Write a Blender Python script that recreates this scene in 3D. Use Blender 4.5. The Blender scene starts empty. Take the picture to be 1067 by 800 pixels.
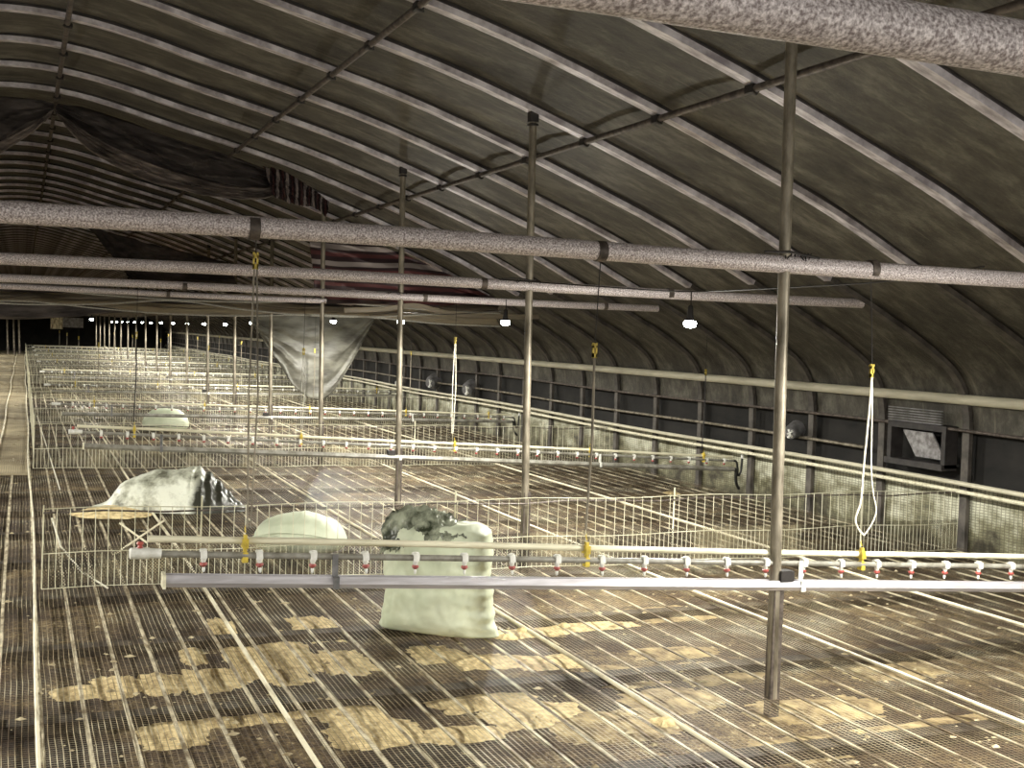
import bpy, bmesh, math, random
from mathutils import Vector, Matrix, noise as mnoise
random.seed(7)
S = bpy.context.scene
COL = S.collection
PI = math.pi

# ------------------------------------------------------------------ camera
F_PX, CAM_H = 1246.0, 1.6
def norm(v): return Vector(v).normalized()
_dy = norm((24-533.5, -(333-400), -F_PX))
_u = norm(Vector((1, -0.035, 0)).cross(_dy))
if _u.y < 0: _u = -_u
_dx = norm(_dy.cross(_u))
ROT = Matrix((_dx, _dy, _u))
cam_d = bpy.data.cameras.new('camera'); cam = bpy.data.objects.new('camera', cam_d); COL.objects.link(cam)
cam_d.sensor_width = 36; cam_d.lens = F_PX/1067*36; cam_d.clip_start = .05; cam_d.clip_end = 300
cam.matrix_world = Matrix.Translation((0, 0, CAM_H)) @ ROT.to_4x4()
S.camera = cam
def ray(x, y): return ROT @ Vector((x-533.5, -(y-400), -F_PX))
def onz(x, y, z=0.0):
    r = ray(x, y); t = (z-CAM_H)/r.z
    return Vector((0, 0, CAM_H)) + r*t

# ------------------------------------------------------------------ light
S.view_settings.view_transform = 'Standard'
try: S.view_settings.look = 'None'
except Exception: pass
S.view_settings.gamma = 1
S.view_settings.exposure = 0.0
S.view_settings.use_curve_mapping = False
W = bpy.data.worlds.new('world'); S.world = W; W.use_nodes = True
W.node_tree.nodes['Background'].inputs[0].default_value = (1.0, .97, .90, 1)
W.node_tree.nodes['Background'].inputs[1].default_value = 1.0
LAMP_W = 80.0       # each LED bulb
LAMP_COL = (1.0, .97, .87)
FILL_W = 190.0      # added unseen lamp behind the camera, standing in for daylight at the open end

ST = 3.13           # post spacing along the house
YA = 4.516          # first post in view
PX = 3.22           # post line
YEND = 67.0
YBACK = -2.5

al = bpy.data.lights.new('open_end_fill', 'AREA'); al.shape = 'RECTANGLE'; al.size = 9.0; al.size_y = 2.2
al.energy = FILL_W; al.color = (1, .96, .90)
ao = bpy.data.objects.new('open_end_fill', al); COL.objects.link(ao)
ao.location = (2.0, YBACK-.2, 1.6); ao.rotation_euler = (PI/2, 0, 0)   # faces +Y
ao.rotation_euler = (PI/2, 0, PI)

# ------------------------------------------------------------------ materials
def new_mat(name):
    m = bpy.data.materials.new(name); m.use_nodes = True
    nt = m.node_tree
    return m, nt, nt.nodes['Principled BSDF']
def L(nt, a, b): nt.links.new(a, b)
def ramp(nt, fac, stops):
    r = nt.nodes.new('ShaderNodeValToRGB'); L(nt, fac, r.inputs[0])
    e = r.color_ramp.elements
    e[0].position, e[0].color = stops[0][0], (*stops[0][1], 1)
    e[1].position, e[1].color = stops[-1][0], (*stops[-1][1], 1)
    for p, c in stops[1:-1]:
        k = e.new(p); k.color = (*c, 1)
    return r.outputs[0]
def coords(nt, scale=(1, 1, 1), kind='Object'):
    t = nt.nodes.new('ShaderNodeTexCoord'); mp = nt.nodes.new('ShaderNodeMapping')
    L(nt, t.outputs[kind], mp.inputs[0]); mp.inputs['Scale'].default_value = scale
    return mp.outputs[0]
def noise(nt, vec, scale, detail=4, rough=.6):
    n = nt.nodes.new('ShaderNodeTexNoise'); L(nt, vec, n.inputs['Vector'])
    n.inputs['Scale'].default_value = scale; n.inputs['Detail'].default_value = detail
    n.inputs['Roughness'].default_value = rough
    return n.outputs['Fac']
def math_(nt, op, a, b=None, clamp=False):
    n = nt.nodes.new('ShaderNodeMath'); n.operation = op; n.use_clamp = clamp
    for i, v in enumerate((a, b)):
        if v is None: continue
        if isinstance(v, (int, float)): n.inputs[i].default_value = v
        else: L(nt, v, n.inputs[i])
    return n.outputs[0]
def mixc(nt, f, a, b):
    n = nt.nodes.new('ShaderNodeMix'); n.data_type = 'RGBA'
    if isinstance(f, (int, float)): n.inputs[0].default_value = f
    else: L(nt, f, n.inputs[0])
    for i, v in ((6, a), (7, b)):
        if isinstance(v, tuple): n.inputs[i].default_value = (*v, 1)
        else: L(nt, v, n.inputs[i])
    return n.outputs[2]
def bump(nt, bs, h, strength=.3, dist=.01):
    b = nt.nodes.new('ShaderNodeBump'); b.inputs['Strength'].default_value = strength
    b.inputs['Distance'].default_value = dist; L(nt, h, b.inputs['Height']); L(nt, b.outputs[0], bs.inputs['Normal'])
def mat(name, c1, c2=None, scale=8, rough=.6, metal=0, stretch=(1, 1, 1), bmp=.0, lo=.35, hi=.65, bd=.004, detail=5):
    m, nt, bs = new_mat(name)
    bs.inputs['Roughness'].default_value = rough; bs.inputs['Metallic'].default_value = metal
    if c2 is None: c2 = tuple(x*.7 for x in c1)
    v = coords(nt, stretch); f = noise(nt, v, scale, detail)
    L(nt, ramp(nt, f, [(lo, c2), (hi, c1)]), bs.inputs['Base Color'])
    if bmp: bump(nt, bs, f, bmp, bd)
    return m

M = {}
M['galv'] = mat('frosted galvanised pipe', (.95, .88, .89), (.26, .21, .21), 150, .45, .12, (1, 1, 1), .6, .38, .64, .003)
M['post'] = mat('weathered steel post', (.36, .32, .25), (.10, .085, .06), 14, .45, .4, (1, 1, .3), .2)
M['purlin'] = mat('dark purlin pipe', (.17, .14, .12), (.05, .04, .035), 20, .55, .3)
M['rib'] = mat('dull galvanised rib', (.84, .80, .85), (.34, .31, .34), 6, .5, .25, (1, 3, 1), .1)
M['column'] = mat('shaded rib end', (.13, .115, .10), (.035, .03, .026), 6, .6)  # rib steel near the walls, its lack of light put into the colour
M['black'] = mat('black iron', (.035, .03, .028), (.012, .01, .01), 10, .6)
M['rubber'] = mat('black rubber hose', (.03, .03, .028), (.015, .015, .012), 10, .5)
M['cream'] = mat('cream plastic pipe', (.80, .76, .58), (.50, .46, .32), 9, .45, 0, (.4, 4, 4), 0, .3, .55)
M['railp'] = mat('pale ledge rail', (.66, .62, .48), (.42, .39, .29), 4, .5, 0, (3, .5, 3), 0, .25, .6)
M['white'] = mat('white plastic', (.86, .86, .82), (.66, .66, .60), 30, .4)
M['red'] = mat('red plastic cup', (.48, .10, .08), (.28, .05, .04), 30, .4)
M['yellow'] = mat('yellow plastic clamp', (.75, .58, .08), (.45, .33, .04), 30, .45)
M['gray'] = mat('grey plastic pipe', (.34, .33, .29), (.16, .15, .12), 14, .4)
M['alu'] = mat('dull aluminium trough', (.66, .64, .68), (.44, .42, .44), 12, .35, .35, (.3, 3, 3))
M['cord'] = mat('grey cord', (.50, .49, .44), (.30, .29, .25), 60, .7)
M['rope'] = mat('white rope', (.85, .83, .72), (.60, .57, .44), 60, .7)
M['wire'] = mat('galvanised fence wire', (.92, .90, .72), (.50, .47, .32), 3, .4, .1)
M['batten'] = mat('pale slat batten', (.80, .73, .54), (.20, .15, .085), 9, .6, 0, (3, .8, 1), .2, .36, .60)
M['batten_worn'] = mat('worn dirty slat batten', (.82, .75, .54), (.10, .07, .04), 4.2, .6, 0, (1.5, .7, 1), .2, .44, .60)
M['walk'] = mat('pale dusty walkway', (.62, .54, .36), (.26, .20, .12), 1.6, .6, 0, (1, .7, 1), .2, .35, .6)
M['joist'] = mat('dark floor joist', (.06, .045, .03), (.02, .015, .01), 5, .8)
M['pole'] = mat('pale bamboo strip', (.86, .80, .60), (.42, .35, .22), 3, .55, 0, (4, .8, 1), .1, .3, .5)
M['bran'] = mat('pale yellow bran', (.84, .69, .38), (.34, .24, .11), 24, .95, 0, (1, 1, 1), .6, .3, .6, .01)
M['dung'] = mat('dried litter clods', (.60, .52, .34), (.20, .15, .08), 12, .9)
M['darkcloth'] = mat('dark woven curtain', (.12, .10, .092), (.020, .016, .015), 3, .75, 0, (1, 4, 4), .3, .3, .7, .02)
M['greycloth'] = mat('grey brown film', (.22, .19, .165), (.07, .06, .05), 2.5, .6, 0, (1, 3, 3), .3, .3, .7, .02)
M['hem'] = mat('folded brown hem', (.26, .215, .19), (.05, .04, .035), 3, .6, 0, (1, 2, 5), .5, .35, .65, .03)
M['dark_door'] = mat('dark end wall', (.02, .018, .013), (.006, .005, .004), 2, .8)
M['fan'] = mat('grey fan housing', (.30, .29, .30), (.12, .12, .12), 10, .5, .3)

def sheet_mat():        # roof lining
    m, nt, bs = new_mat('olive roof lining'); bs.inputs['Roughness'].default_value = .62
    v = coords(nt, (1.0, 2.2, 1.6)); f = noise(nt, v, 2.0, 10, .76)
    base = ramp(nt, f, [(.34, (.026, .022, .018)), (.5, (.072, .065, .050)), (.68, (.18, .168, .135))])
    f2 = noise(nt, coords(nt, (.5, 9, .5)), 2.2, 4)
    base = mixc(nt, math_(nt, 'MULTIPLY', ramp(nt, f2, [(.58, (0, 0, 0)), (.75, (1, 1, 1))]), .35), base, (.30, .27, .20))
    L(nt, base, bs.inputs['Base Color'])
    f3 = noise(nt, coords(nt, (1, 1, 1)), 30, 6, .75)
    bump(nt, bs, math_(nt, 'ADD', math_(nt, 'MULTIPLY', f3, .6), f), .4, .03)
    return m
M['lining'] = sheet_mat()

def net_mat():          # fine wire netting lying over the battens
    m, nt, bs = new_mat('floor netting')
    bs.inputs['Roughness'].default_value = .5; bs.inputs['Metallic'].default_value = .15
    sep = nt.nodes.new('ShaderNodeSeparateXYZ')
    t = nt.nodes.new('ShaderNodeTexCoord'); L(nt, t.outputs['Object'], sep.inputs[0])
    n = nt.nodes.new('ShaderNodeTexNoise'); L(nt, t.outputs['Object'], n.inputs['Vector']); n.inputs['Scale'].default_value = 1.3
    wob = math_(nt, 'MULTIPLY', math_(nt, 'SUBTRACT', n.outputs['Fac'], .5), .025)
    def line(c, pitch, w):
        a = math_(nt, 'DIVIDE', math_(nt, 'ADD', c, wob), pitch)
        fr = math_(nt, 'FRACT', a)
        return math_(nt, 'LESS_THAN', fr, w)
    lx = line(sep.outputs['X'], .0235, .13); ly = line(sep.outputs['Y'], .0235, .09)
    a = math_(nt, 'MAXIMUM', lx, ly)
    L(nt, a, bs.inputs['Alpha'])
    f = noise(nt, coords(nt), 1.7, 6, .7)
    L(nt, ramp(nt, f, [(.40, (.10, .068, .038)), (.52, (.34, .27, .16)), (.66, (.80, .74, .54))]), bs.inputs['Base Color'])
    return m
M['net'] = net_mat()

def litter_mat():
    m, nt, bs = new_mat('litter under the netting'); bs.inputs['Roughness'].default_value = .9
    v = coords(nt); f = noise(nt, v, 1.1, 10, .75); g = noise(nt, v, 34, 6, .85)
    h = math_(nt, 'ADD', math_(nt, 'MULTIPLY', f, .60), math_(nt, 'MULTIPLY', g, .40))
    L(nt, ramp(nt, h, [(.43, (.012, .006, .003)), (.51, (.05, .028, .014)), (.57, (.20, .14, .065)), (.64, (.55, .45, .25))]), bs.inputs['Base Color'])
    bump(nt, bs, h, .8, .03)
    return m
M['litter'] = litter_mat()

def wall_mat():
    m, nt, bs = new_mat('pale lower wall film with net'); bs.inputs['Roughness'].default_value = .5
    t = nt.nodes.new('ShaderNodeTexCoord'); sep = nt.nodes.new('ShaderNodeSeparateXYZ'); L(nt, t.outputs['Object'], sep.inputs[0])
    n = nt.nodes.new('ShaderNodeTexNoise'); L(nt, t.outputs['Object'], n.inputs['Vector']); n.inputs['Scale'].default_value = 6
    wob = math_(nt, 'MULTIPLY', n.outputs['Fac'], .02)
    def line(c, p, w): return math_(nt, 'LESS_THAN', math_(nt, 'FRACT', math_(nt, 'DIVIDE', math_(nt, 'ADD', c, wob), p)), w)
    grid = math_(nt, 'MAXIMUM', line(sep.outputs['Y'], .045, .22), line(sep.outputs['Z'], .022, .25))
    f = noise(nt, coords(nt, (1, 1, 1.5)), 1.8, 7, .7)
    zz = math_(nt, 'MULTIPLY', sep.outputs['Z'], .45)
    base = ramp(nt, math_(nt, 'ADD', f, zz), [(.44, (.035, .03, .018)), (.58, (.24, .23, .14)), (.74, (.66, .66, .52))])
    L(nt, mixc(nt, math_(nt, 'MULTIPLY', grid, .6), base, (.06, .05, .03)), bs.inputs['Base Color'])
    bump(nt, bs, f, .4, .03)
    return m
M['lowwall'] = wall_mat()
M['curtainwall'] = mat('black brown curtain wall', (.020, .018, .016), (.004, .0035, .003), 2.2, .85, 0, (1, 1, 2), .3, .35, .7, .02)

def sack_mat(name, c1, c2, rough=.5):
    m, nt, bs = new_mat(name); bs.inputs['Roughness'].default_value = rough
    v = coords(nt); f = noise(nt, v, 3, 5)
    base = ramp(nt, f, [(.3, c2), (.65, c1)])
    w = nt.nodes.new('ShaderNodeTexWave'); w.bands_direction = 'X'; L(nt, v, w.inputs[0]); w.inputs['Scale'].default_value = 75; w.inputs['Distortion'].default_value = 1
    w2 = nt.nodes.new('ShaderNodeTexWave'); w2.bands_direction = 'Z'; L(nt, v, w2.inputs[0]); w2.inputs['Scale'].default_value = 75; w2.inputs['Distortion'].default_value = 1
    s = math_(nt, 'MULTIPLY', w.outputs['Fac'], w2.outputs['Fac'])
    L(nt, mixc(nt, math_(nt, 'MULTIPLY', s, .16), base, (.42, .46, .32)), bs.inputs['Base Color'])
    bump(nt, bs, math_(nt, 'ADD', f, math_(nt, 'MULTIPLY', s, .12)), .35, .01)
    return m
M['sack'] = sack_mat('pale green woven sack', (.78, .83, .65), (.54, .60, .43))
M['liner'] = mat('crumpled dark olive sack lining', (.42, .45, .34), (.035, .042, .025), 9, .25, 0, (1, 1, 1), .5, .4, .62, .02)
def translucent(name, c, fac):
    nt = M[name].node_tree; out = nt.nodes['Material Output']; bs = nt.nodes['Principled BSDF']
    tr = nt.nodes.new('ShaderNodeBsdfTranslucent'); tr.inputs[0].default_value = (*c, 1)
    mx = nt.nodes.new('ShaderNodeMixShader'); mx.inputs[0].default_value = fac
    L(nt, bs.outputs[0], mx.inputs[1]); L(nt, tr.outputs[0], mx.inputs[2]); L(nt, mx.outputs[0], out.inputs[0])
translucent('greycloth', (.85, .80, .70), .62)
def stripes(name, axis, scale, ca, cb, cc):
    m, nt, bs = new_mat(name); bs.inputs['Roughness'].default_value = .6
    v = coords(nt, (1, 1, 1)); w = nt.nodes.new('ShaderNodeTexWave'); w.bands_direction = axis; w.wave_profile = 'SAW'
    L(nt, v, w.inputs[0]); w.inputs['Scale'].default_value = scale; w.inputs['Distortion'].default_value = 2.6; w.inputs['Detail'].default_value = 1
    w.inputs['Detail Scale'].default_value = .7
    r = nt.nodes.new('ShaderNodeValToRGB'); L(nt, w.outputs['Fac'], r.inputs[0]); r.color_ramp.interpolation = 'CONSTANT'
    e = r.color_ramp.elements; e[0].position = 0; e[0].color = (*ca, 1); e[1].position = .30; e[1].color = (*cb, 1)
    k = e.new(.58); k.color = (*cc, 1); k = e.new(.82); k.color = (*cb, 1)
    L(nt, r.outputs[0], bs.inputs['Base Color'])
    return m
M['stripe'] = stripes('red white and dark striped cloth', 'Z', 1.7, (.34, .29, .27), (.035, .018, .02), (.11, .035, .035))
M['stripe_v'] = stripes('bunched striped cloth', 'X', 3.0, (.26, .22, .21), (.02, .012, .013), (.06, .02, .02))
m, nt, bs = new_mat('lit bulb glass'); bs.inputs['Base Color'].default_value = (.9, .9, .9, 1)
bs.inputs['Emission Color'].default_value = (.93, 1, .97, 1); bs.inputs['Emission Strength'].default_value = 30
M['bulb'] = m

# ------------------------------------------------------------------ mesh helpers
def link(name, me, parent=None, m=None):
    o = bpy.data.objects.new(name, me); COL.objects.link(o)
    if m and not me.materials: me.materials.append(M[m] if isinstance(m, str) else m)
    if parent: o.parent = parent
    return o
def tag(o, label=None, cat=None, group=None, kind=None):
    if label: o['label'] = label
    if cat: o['category'] = cat
    if group: o['group'] = group
    if kind: o['kind'] = kind
    return o
def thing(name, label, cat, loc=(0, 0, 0), rz=0, group=None):
    o = bpy.data.objects.new(name, None); COL.objects.link(o); o.empty_display_size = .1
    o.location = loc; o.rotation_euler = (0, 0, rz)
    return tag(o, label, cat, group)
class MB:
    def __init__(s): s.v = []; s.f = []
    def box(s, a, b):
        x0, y0, z0 = a; x1, y1, z1 = b; n = len(s.v)
        s.v += [(x0,y0,z0),(x1,y0,z0),(x1,y1,z0),(x0,y1,z0),(x0,y0,z1),(x1,y0,z1),(x1,y1,z1),(x0,y1,z1)]
        s.f += [(n,n+3,n+2,n+1),(n+4,n+5,n+6,n+7),(n,n+1,n+5,n+4),(n+1,n+2,n+6,n+5),(n+2,n+3,n+7,n+6),(n+3,n,n+4,n+7)]
        return s
    def tube(s, pts, r, seg=10, caps=True):
        pts = [Vector(p) for p in pts]; n0 = len(s.v); rr = r if isinstance(r, (list, tuple)) else [r]*len(pts)
        up = None
        for i, p in enumerate(pts):
            d = (pts[min(i+1, len(pts)-1)]-pts[max(i-1, 0)]).normalized()
            if up is None:
                up = Vector((0, 0, 1)) if abs(d.z) < .9 else Vector((1, 0, 0))
            sd = d.cross(up).normalized(); up = sd.cross(d).normalized()
            for k in range(seg):
                a = 2*PI*k/seg
                s.v.append(tuple(p + sd*math.cos(a)*rr[i] + up*math.sin(a)*rr[i]))
        for i in range(len(pts)-1):
            for k in range(seg):
                a = n0+i*seg+k; b = n0+i*seg+(k+1) % seg
                s.f.append((a, b, b+seg, a+seg))
        if caps:
            s.f.append(tuple(n0+k for k in reversed(range(seg))))
            e = n0+(len(pts)-1)*seg; s.f.append(tuple(e+k for k in range(seg)))
        return s
    def lathe(s, prof, seg=16, loc=(0, 0, 0)):
        n0 = len(s.v); lx, ly, lz = loc
        for r, z in prof:
            for k in range(seg):
                a = 2*PI*k/seg; s.v.append((lx+r*math.cos(a), ly+r*math.sin(a), lz+z))
        for i in range(len(prof)-1):
            for k in range(seg):
                a = n0+i*seg+k; b = n0+i*seg+(k+1) % seg
                s.f.append((a, b, b+seg, a+seg))
        s.f.append(tuple(n0+k for k in reversed(range(seg))))
        e = n0+(len(prof)-1)*seg; s.f.append(tuple(e+k for k in range(seg)))
        return s
    def sweep(s, pts, sec, side=Vector((0, 1, 0))):      # section (u along side, w along normal) swept along pts
        n0 = len(s.v); pts = [Vector(p) for p in pts]; q = len(sec)
        for i, p in enumerate(pts):
            d = (pts[min(i+1, len(pts)-1)]-pts[max(i-1, 0)]).normalized(); nn = d.cross(side).normalized()
            for u, w in sec: s.v.append(tuple(p+side*u+nn*w))
        for i in range(len(pts)-1):
            for k in range(q):
                a = n0+i*q+k; b = n0+i*q+(k+1) % q
                s.f.append((a, b, b+q, a+q))
        s.f.append(tuple(n0+k for k in reversed(range(q)))); e = n0+(len(pts)-1)*q; s.f.append(tuple(e+k for k in range(q)))
        return s
    def grid(s, fn, nu, nv):
        n0 = len(s.v)
        for i in range(nu+1):
            for j in range(nv+1): s.v.append(tuple(fn(i/nu, j/nv)))
        for i in range(nu):
            for j in range(nv):
                a = n0+i*(nv+1)+j; s.f.append((a, a+nv+1, a+nv+2, a+1))
        return s
    def mesh(s, name, smooth=True):
        me = bpy.data.meshes.new(name); me.from_pydata(s.v, [], s.f)
        bm = bmesh.new(); bm.from_mesh(me); bmesh.ops.recalc_face_normals(bm, faces=bm.faces); bm.to_mesh(me); bm.free()
        if smooth:
            for p in me.polygons: p.use_smooth = True
            me.set_sharp_from_angle(angle=math.radians(38))
        return me
    def build(s, name, m, parent=None, smooth=True):
        return link(name, s.mesh(name, smooth), parent, m)
def lerp(a, b, t): return a+(b-a)*t
def pl(pts, t):                                     # polyline position by parameter
    n = len(pts)-1; u = min(max(t, 0), .99999)*n; i = int(u); f = u-i
    a, b = Vector(pts[i]), Vector(pts[i+1])
    p0 = Vector(pts[max(i-1, 0)]); p3 = Vector(pts[min(i+2, n)])
    return .5*((2*a)+(b-p0)*f+(2*p0-5*a+4*b-p3)*f*f+(3*a-p0-3*b+p3)*f*f*f)
def fbm(x, y, z=0): return mnoise.fractal(Vector((x, y, z)), 1.0, 2.0, 4)

# ------------------------------------------------------------------ arch profile of the house
HALF = [(0, 3.905), (.6, 3.845), (1.33, 3.67), (2.08, 3.495), (2.72, 3.325), (3.55, 3.05), (4.33, 2.76), (5.0, 2.49), (5.6, 2.20),
        (6.15, 1.94), (6.6, 1.71), (6.88, 1.54), (7.04, 1.41), (7.14, 1.25), (7.19, 1.05), (7.2, .8), (7.2, .4), (7.2, -.12)]
prof = [Vector((-.6, 0, 3.845))]+[Vector((x, 0, z)) for x, z in HALF]
NPR = len(prof)-1
fine = [pl(prof, (1+i*(NPR-1)/68)/NPR) for i in range(69)]
fine[0].x = 0
ARCH = [Vector((-p.x, 0, p.z)) for p in reversed(fine[1:])]+fine       # left to right
def roofz(x):
    x = abs(x)
    for i in range(len(HALF)-1):
        if HALF[i][0] <= x <= HALF[i+1][0] and HALF[i+1][0] > HALF[i][0]:
            return lerp(HALF[i][1], HALF[i+1][1], (x-HALF[i][0])/(HALF[i+1][0]-HALF[i][0]))
    return .5

# ------------------------------------------------------------------ setting: floor, roof lining, walls
fl = MB().box((-7.25, YBACK, -.16), (7.25, YEND, -.09)).build('floor', 'litter', smooth=False); tag(fl, kind='structure')
bm_ = MB().grid(lambda u, v: (lerp(-7.15, 7.15, u), lerp(YBACK, YEND-.1, v), .0), 1, 1)
net = bm_.build('netting', 'net', fl, smooth=False)
MB().box((-1.6, 13.5, -.03), (.08, YEND-.5, -.012)).build('walkway', 'walk', fl, smooth=False)
jy = [5.2+1.17*k for k in range(-6, 52)]
for k, y in enumerate(jy[:50]):
    MB().box((-7.15, y-.05, -.088), (7.15, y+.05, -.04)).build('joist', 'joist', fl, smooth=False)
bx = [.093+.171*k for k in range(-5, 42)]
for k, x in enumerate(bx):
    hw_ = .0092 if x < 1.3 else .0066
    pts = [(x+.004*math.sin(y*.7+k), y, -.012+.003*math.sin(y*1.9+k)+.003*math.sin(y*.43+k*2.1)) for y in [YBACK+i*(YEND-YBACK-.2)/60 for i in range(61)]]
    MB().sweep(pts, [(-hw_, .004), (hw_, .004), (hw_*.7, .0125), (-hw_*.7, .0125)], side=Vector((1, 0, 0))).build('batten', 'batten' if x < 1.9 else 'batten_worn', fl, smooth=False)

def arch_sheet(i0, i1, off, name, m, thick=.03):
    mb = MB(); pr = ARCH[i0:i1+1]; n = len(pr)
    ny = 260
    def at(i, y, o):
        d = (pr[min(i+1, n-1)]-pr[max(i-1, 0)]).normalized(); nn = Vector((-d.z, 0, d.x))
        if nn.dot(Vector((pr[i].x*.3, 0, 1))) < 0: nn = -nn
        w = .012*math.cos((y-YA)/(ST/3)*2*PI) if o < off+.01 else 0       # billows between ribs
        w = -w + .012*fbm(pr[i].x*1.3, y*1.1, pr[i].z)
        p = pr[i]+nn*(o+w); return (p.x, y, p.z)
    for o in (off, off+thick):
        base = len(mb.v)
        for j in range(ny+1):
            y = lerp(YBACK, YEND, j/ny)
            for i in range(n): mb.v.append(at(i, y, o))
        for j in range(ny):
            for i in range(n-1):
                a = base+j*n+i; mb.f.append((a, a+1, a+1+n, a+n))
    o = mb.build(name, m); tag(o, kind='structure'); return o
NA = len(ARCH)
idx12 = min(range(NA//2, NA), key=lambda i: abs(ARCH[i].z-1.23))
idx22 = min(range(NA//2, NA), key=lambda i: abs(ARCH[i].z-2.15))
idx10 = min(range(NA//2, NA), key=lambda i: abs(ARCH[i].z-.95))
arch_sheet(NA-1-idx10, idx10, .045, 'ceiling', 'lining')
for sgn, side in ((1, 'right'), (-1, 'left')):
    wob = lambda y, z: 7.235+.012*fbm(y*1.2, z*2, 3)
    w1 = MB().grid(lambda u, v: (sgn*wob(lerp(YBACK, YEND, u), 0), lerp(YBACK, YEND, u), lerp(-.12, .50, v)), 200, 6)
    w1.grid(lambda u, v: (sgn*7.28, lerp(YBACK, YEND, u), lerp(-.12, .50, v)), 4, 1)
    o = w1.build('wall_'+side, 'lowwall'); tag(o, kind='structure')
    w2 = MB().grid(lambda u, v: (sgn*(wob(lerp(YBACK, YEND, u), 1)+.055), lerp(YBACK, YEND, u), lerp(.50, 1.26, v)), 200, 6)
    for zc in (.5, 1.24): w2.grid(lambda u, v: (sgn*lerp(7.215, 7.345, v), lerp(YBACK, YEND, u), zc), 2, 1)
    w2.grid(lambda u, v: (sgn*7.345, lerp(YBACK, YEND, u), lerp(.50, 1.26, v)), 4, 1)
    w2.build('wall_curtain', 'curtainwall', o)
ew = MB(); pr = [(p.x*1.01, p.z) for p in ARCH]
n = len(pr)
for y in (YEND, YEND+.1): ew.v += [(x, y, z) for x, z in pr]
ew.f += [tuple(range(n)), tuple(reversed(range(n, 2*n)))]
o = ew.build('wall_back', 'dark_door', smooth=False); tag(o, kind='structure')
for sgn in (1, -1):
    o = MB().tube([(sgn*7.13, lerp(YBACK, YEND-.2, i/40), 1.215) for i in range(41)], .043, 14).build('trim_1' if sgn > 0 else 'trim_2', 'railp'); tag(o, kind='structure')

ORD = ['nearest', 'second', 'third', 'fourth', 'fifth', 'sixth', 'seventh', 'eighth', 'ninth', 'tenth', 'eleventh', 'twelfth']
# ------------------------------------------------------------------ roof ribs
rib_me = None
RIBY = [YA + k*ST/3 for k in range(-3, 60)]
for k, y in enumerate(RIBY):
    if rib_me is None:
        sec = [(-.038, -.020), (.042, -.020), (.042, .018), (-.038, .018)]
        rib_me = MB().sweep([(p.x, 0, p.z) for p in ARCH[NA-1-idx22:idx22+1]], sec).mesh('roof_rib')
        shadow_me = MB().sweep([(p.x, 0, p.z) for p in ARCH[NA-1-idx22:idx22+1]], [(-.050, .0185), (.046, .0185), (.046, .040), (-.050, .040)]).mesh('shadow_strip')  # black strip painting the shadow gap between rib and lining
        mb = MB()
        for pr_ in (ARCH[:NA-idx22], ARCH[idx22:]): mb.sweep([(p.x, 0, p.z) for p in pr_], sec)
        col_me = mb.mesh('wall_column')  # lower ends of the same rib, drawn darker as if unlit
    o = link('roof_rib', rib_me, None, 'rib'); o.location = (0, y, 0)
    wc = link('wall_column', col_me, o, 'column'); fl_ = link('shadow_strip', shadow_me, o, 'black')
    q = k-3
    if q < 0: lab = 'curved grey roof rib above and before the large nearest crossbar'
    elif q % 3 == 0 and q//3 < 4: lab = 'curved grey steel roof rib standing over the %s centre post' % ORD[q//3]
    elif q//3 < 4: lab = 'curved grey steel roof rib, %s one past the %s centre post' % (['', 'first', 'second'][q % 3], ORD[q//3])
    else: lab = 'curved grey roof rib far down the house beyond the sagging dark curtain'
    tag(o, lab, 'roof rib', 'curved roof ribs'); o['kind'] = 'structure'
    if q >= 12: o['group'] = 'far roof ribs'
    if q < 0: o['group'] = 'ribs over the camera end'

# ------------------------------------------------------------------ purlins
for nm, x, lab in (('ridge', .27, 'dark clamped purlin pipe running along under the roof ridge at left'),
                   ('mid', 2.05, 'dark clamped purlin pipe halfway between ridge and centre posts'),
                   ('post', 3.62, 'dark clamped purlin pipe running just beyond the centre post tops')):
    z = roofz(x)-.045
    t = thing('purlin', lab, 'pipe', (x, 0, z))
    MB().tube([(0, YBACK+.3, 0), (0, 20, 0), (0, YEND-.5, 0)], .021, 10).build('pipe', 'purlin', t)
    for y in RIBY[:30]:
        mb = MB().tube([(-.03, y-.045, -.018), (0, y-.03, -.028), (.03, y, -.02), (.032, y+.03, .01), (0, y+.035, .024)], .009, 6)
        mb.box((-.022, y-.04, -.02), (.022, y+.04, .024))
        mb.build('clamp', 'black', t)

# ------------------------------------------------------------------ posts
post_root = None
def make_post():
    t = thing('centre_post', '', 'post')
    MB().tube([(0, 0, .0), (-.02, 0, 1.0), (-.035, 0, 1.96), (-.05, 0, 3.12)], .0265, 14).build('pole', 'post', t)
    MB().box((-.026, -.024, -.1), (.024, .024, .52)).build('foot', 'purlin', t)
    mb = MB().tube([(-.05+.033*math.cos(a), .033*math.sin(a), 3.06) for a in [i*2*PI/12 for i in range(13)]], .009, 6)
    mb.box((-.08, -.03, 3.08), (-.02, .03, 3.15)); mb.build('top_socket', 'black', t)
    return t
def dup(root, loc, name=None):
    r = root.copy(); COL.objects.link(r); r.location = loc
    for ch in list(root.children):
        c = ch.copy(); COL.objects.link(c); c.parent = r
        for g in ch.children:
            d = g.copy(); COL.objects.link(d); d.parent = c
    return r
NP = 19
for k in range(NP):
    y = YA+k*ST
    if post_root is None: post_root = make_post(); o = post_root
    else: o = dup(post_root, (0, 0, 0))
    o.location = ((3.185, 3.275, 3.30, 3.29)[min(k, 3)], y, 0)
    if k < 8: tag(o, 'thin steel roof post, %s in the row going away' % ORD[k], 'post', 'centre posts')
    else: tag(o, 'thin pale roof post in the far crowded end of the row', 'post', 'far centre posts')
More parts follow.
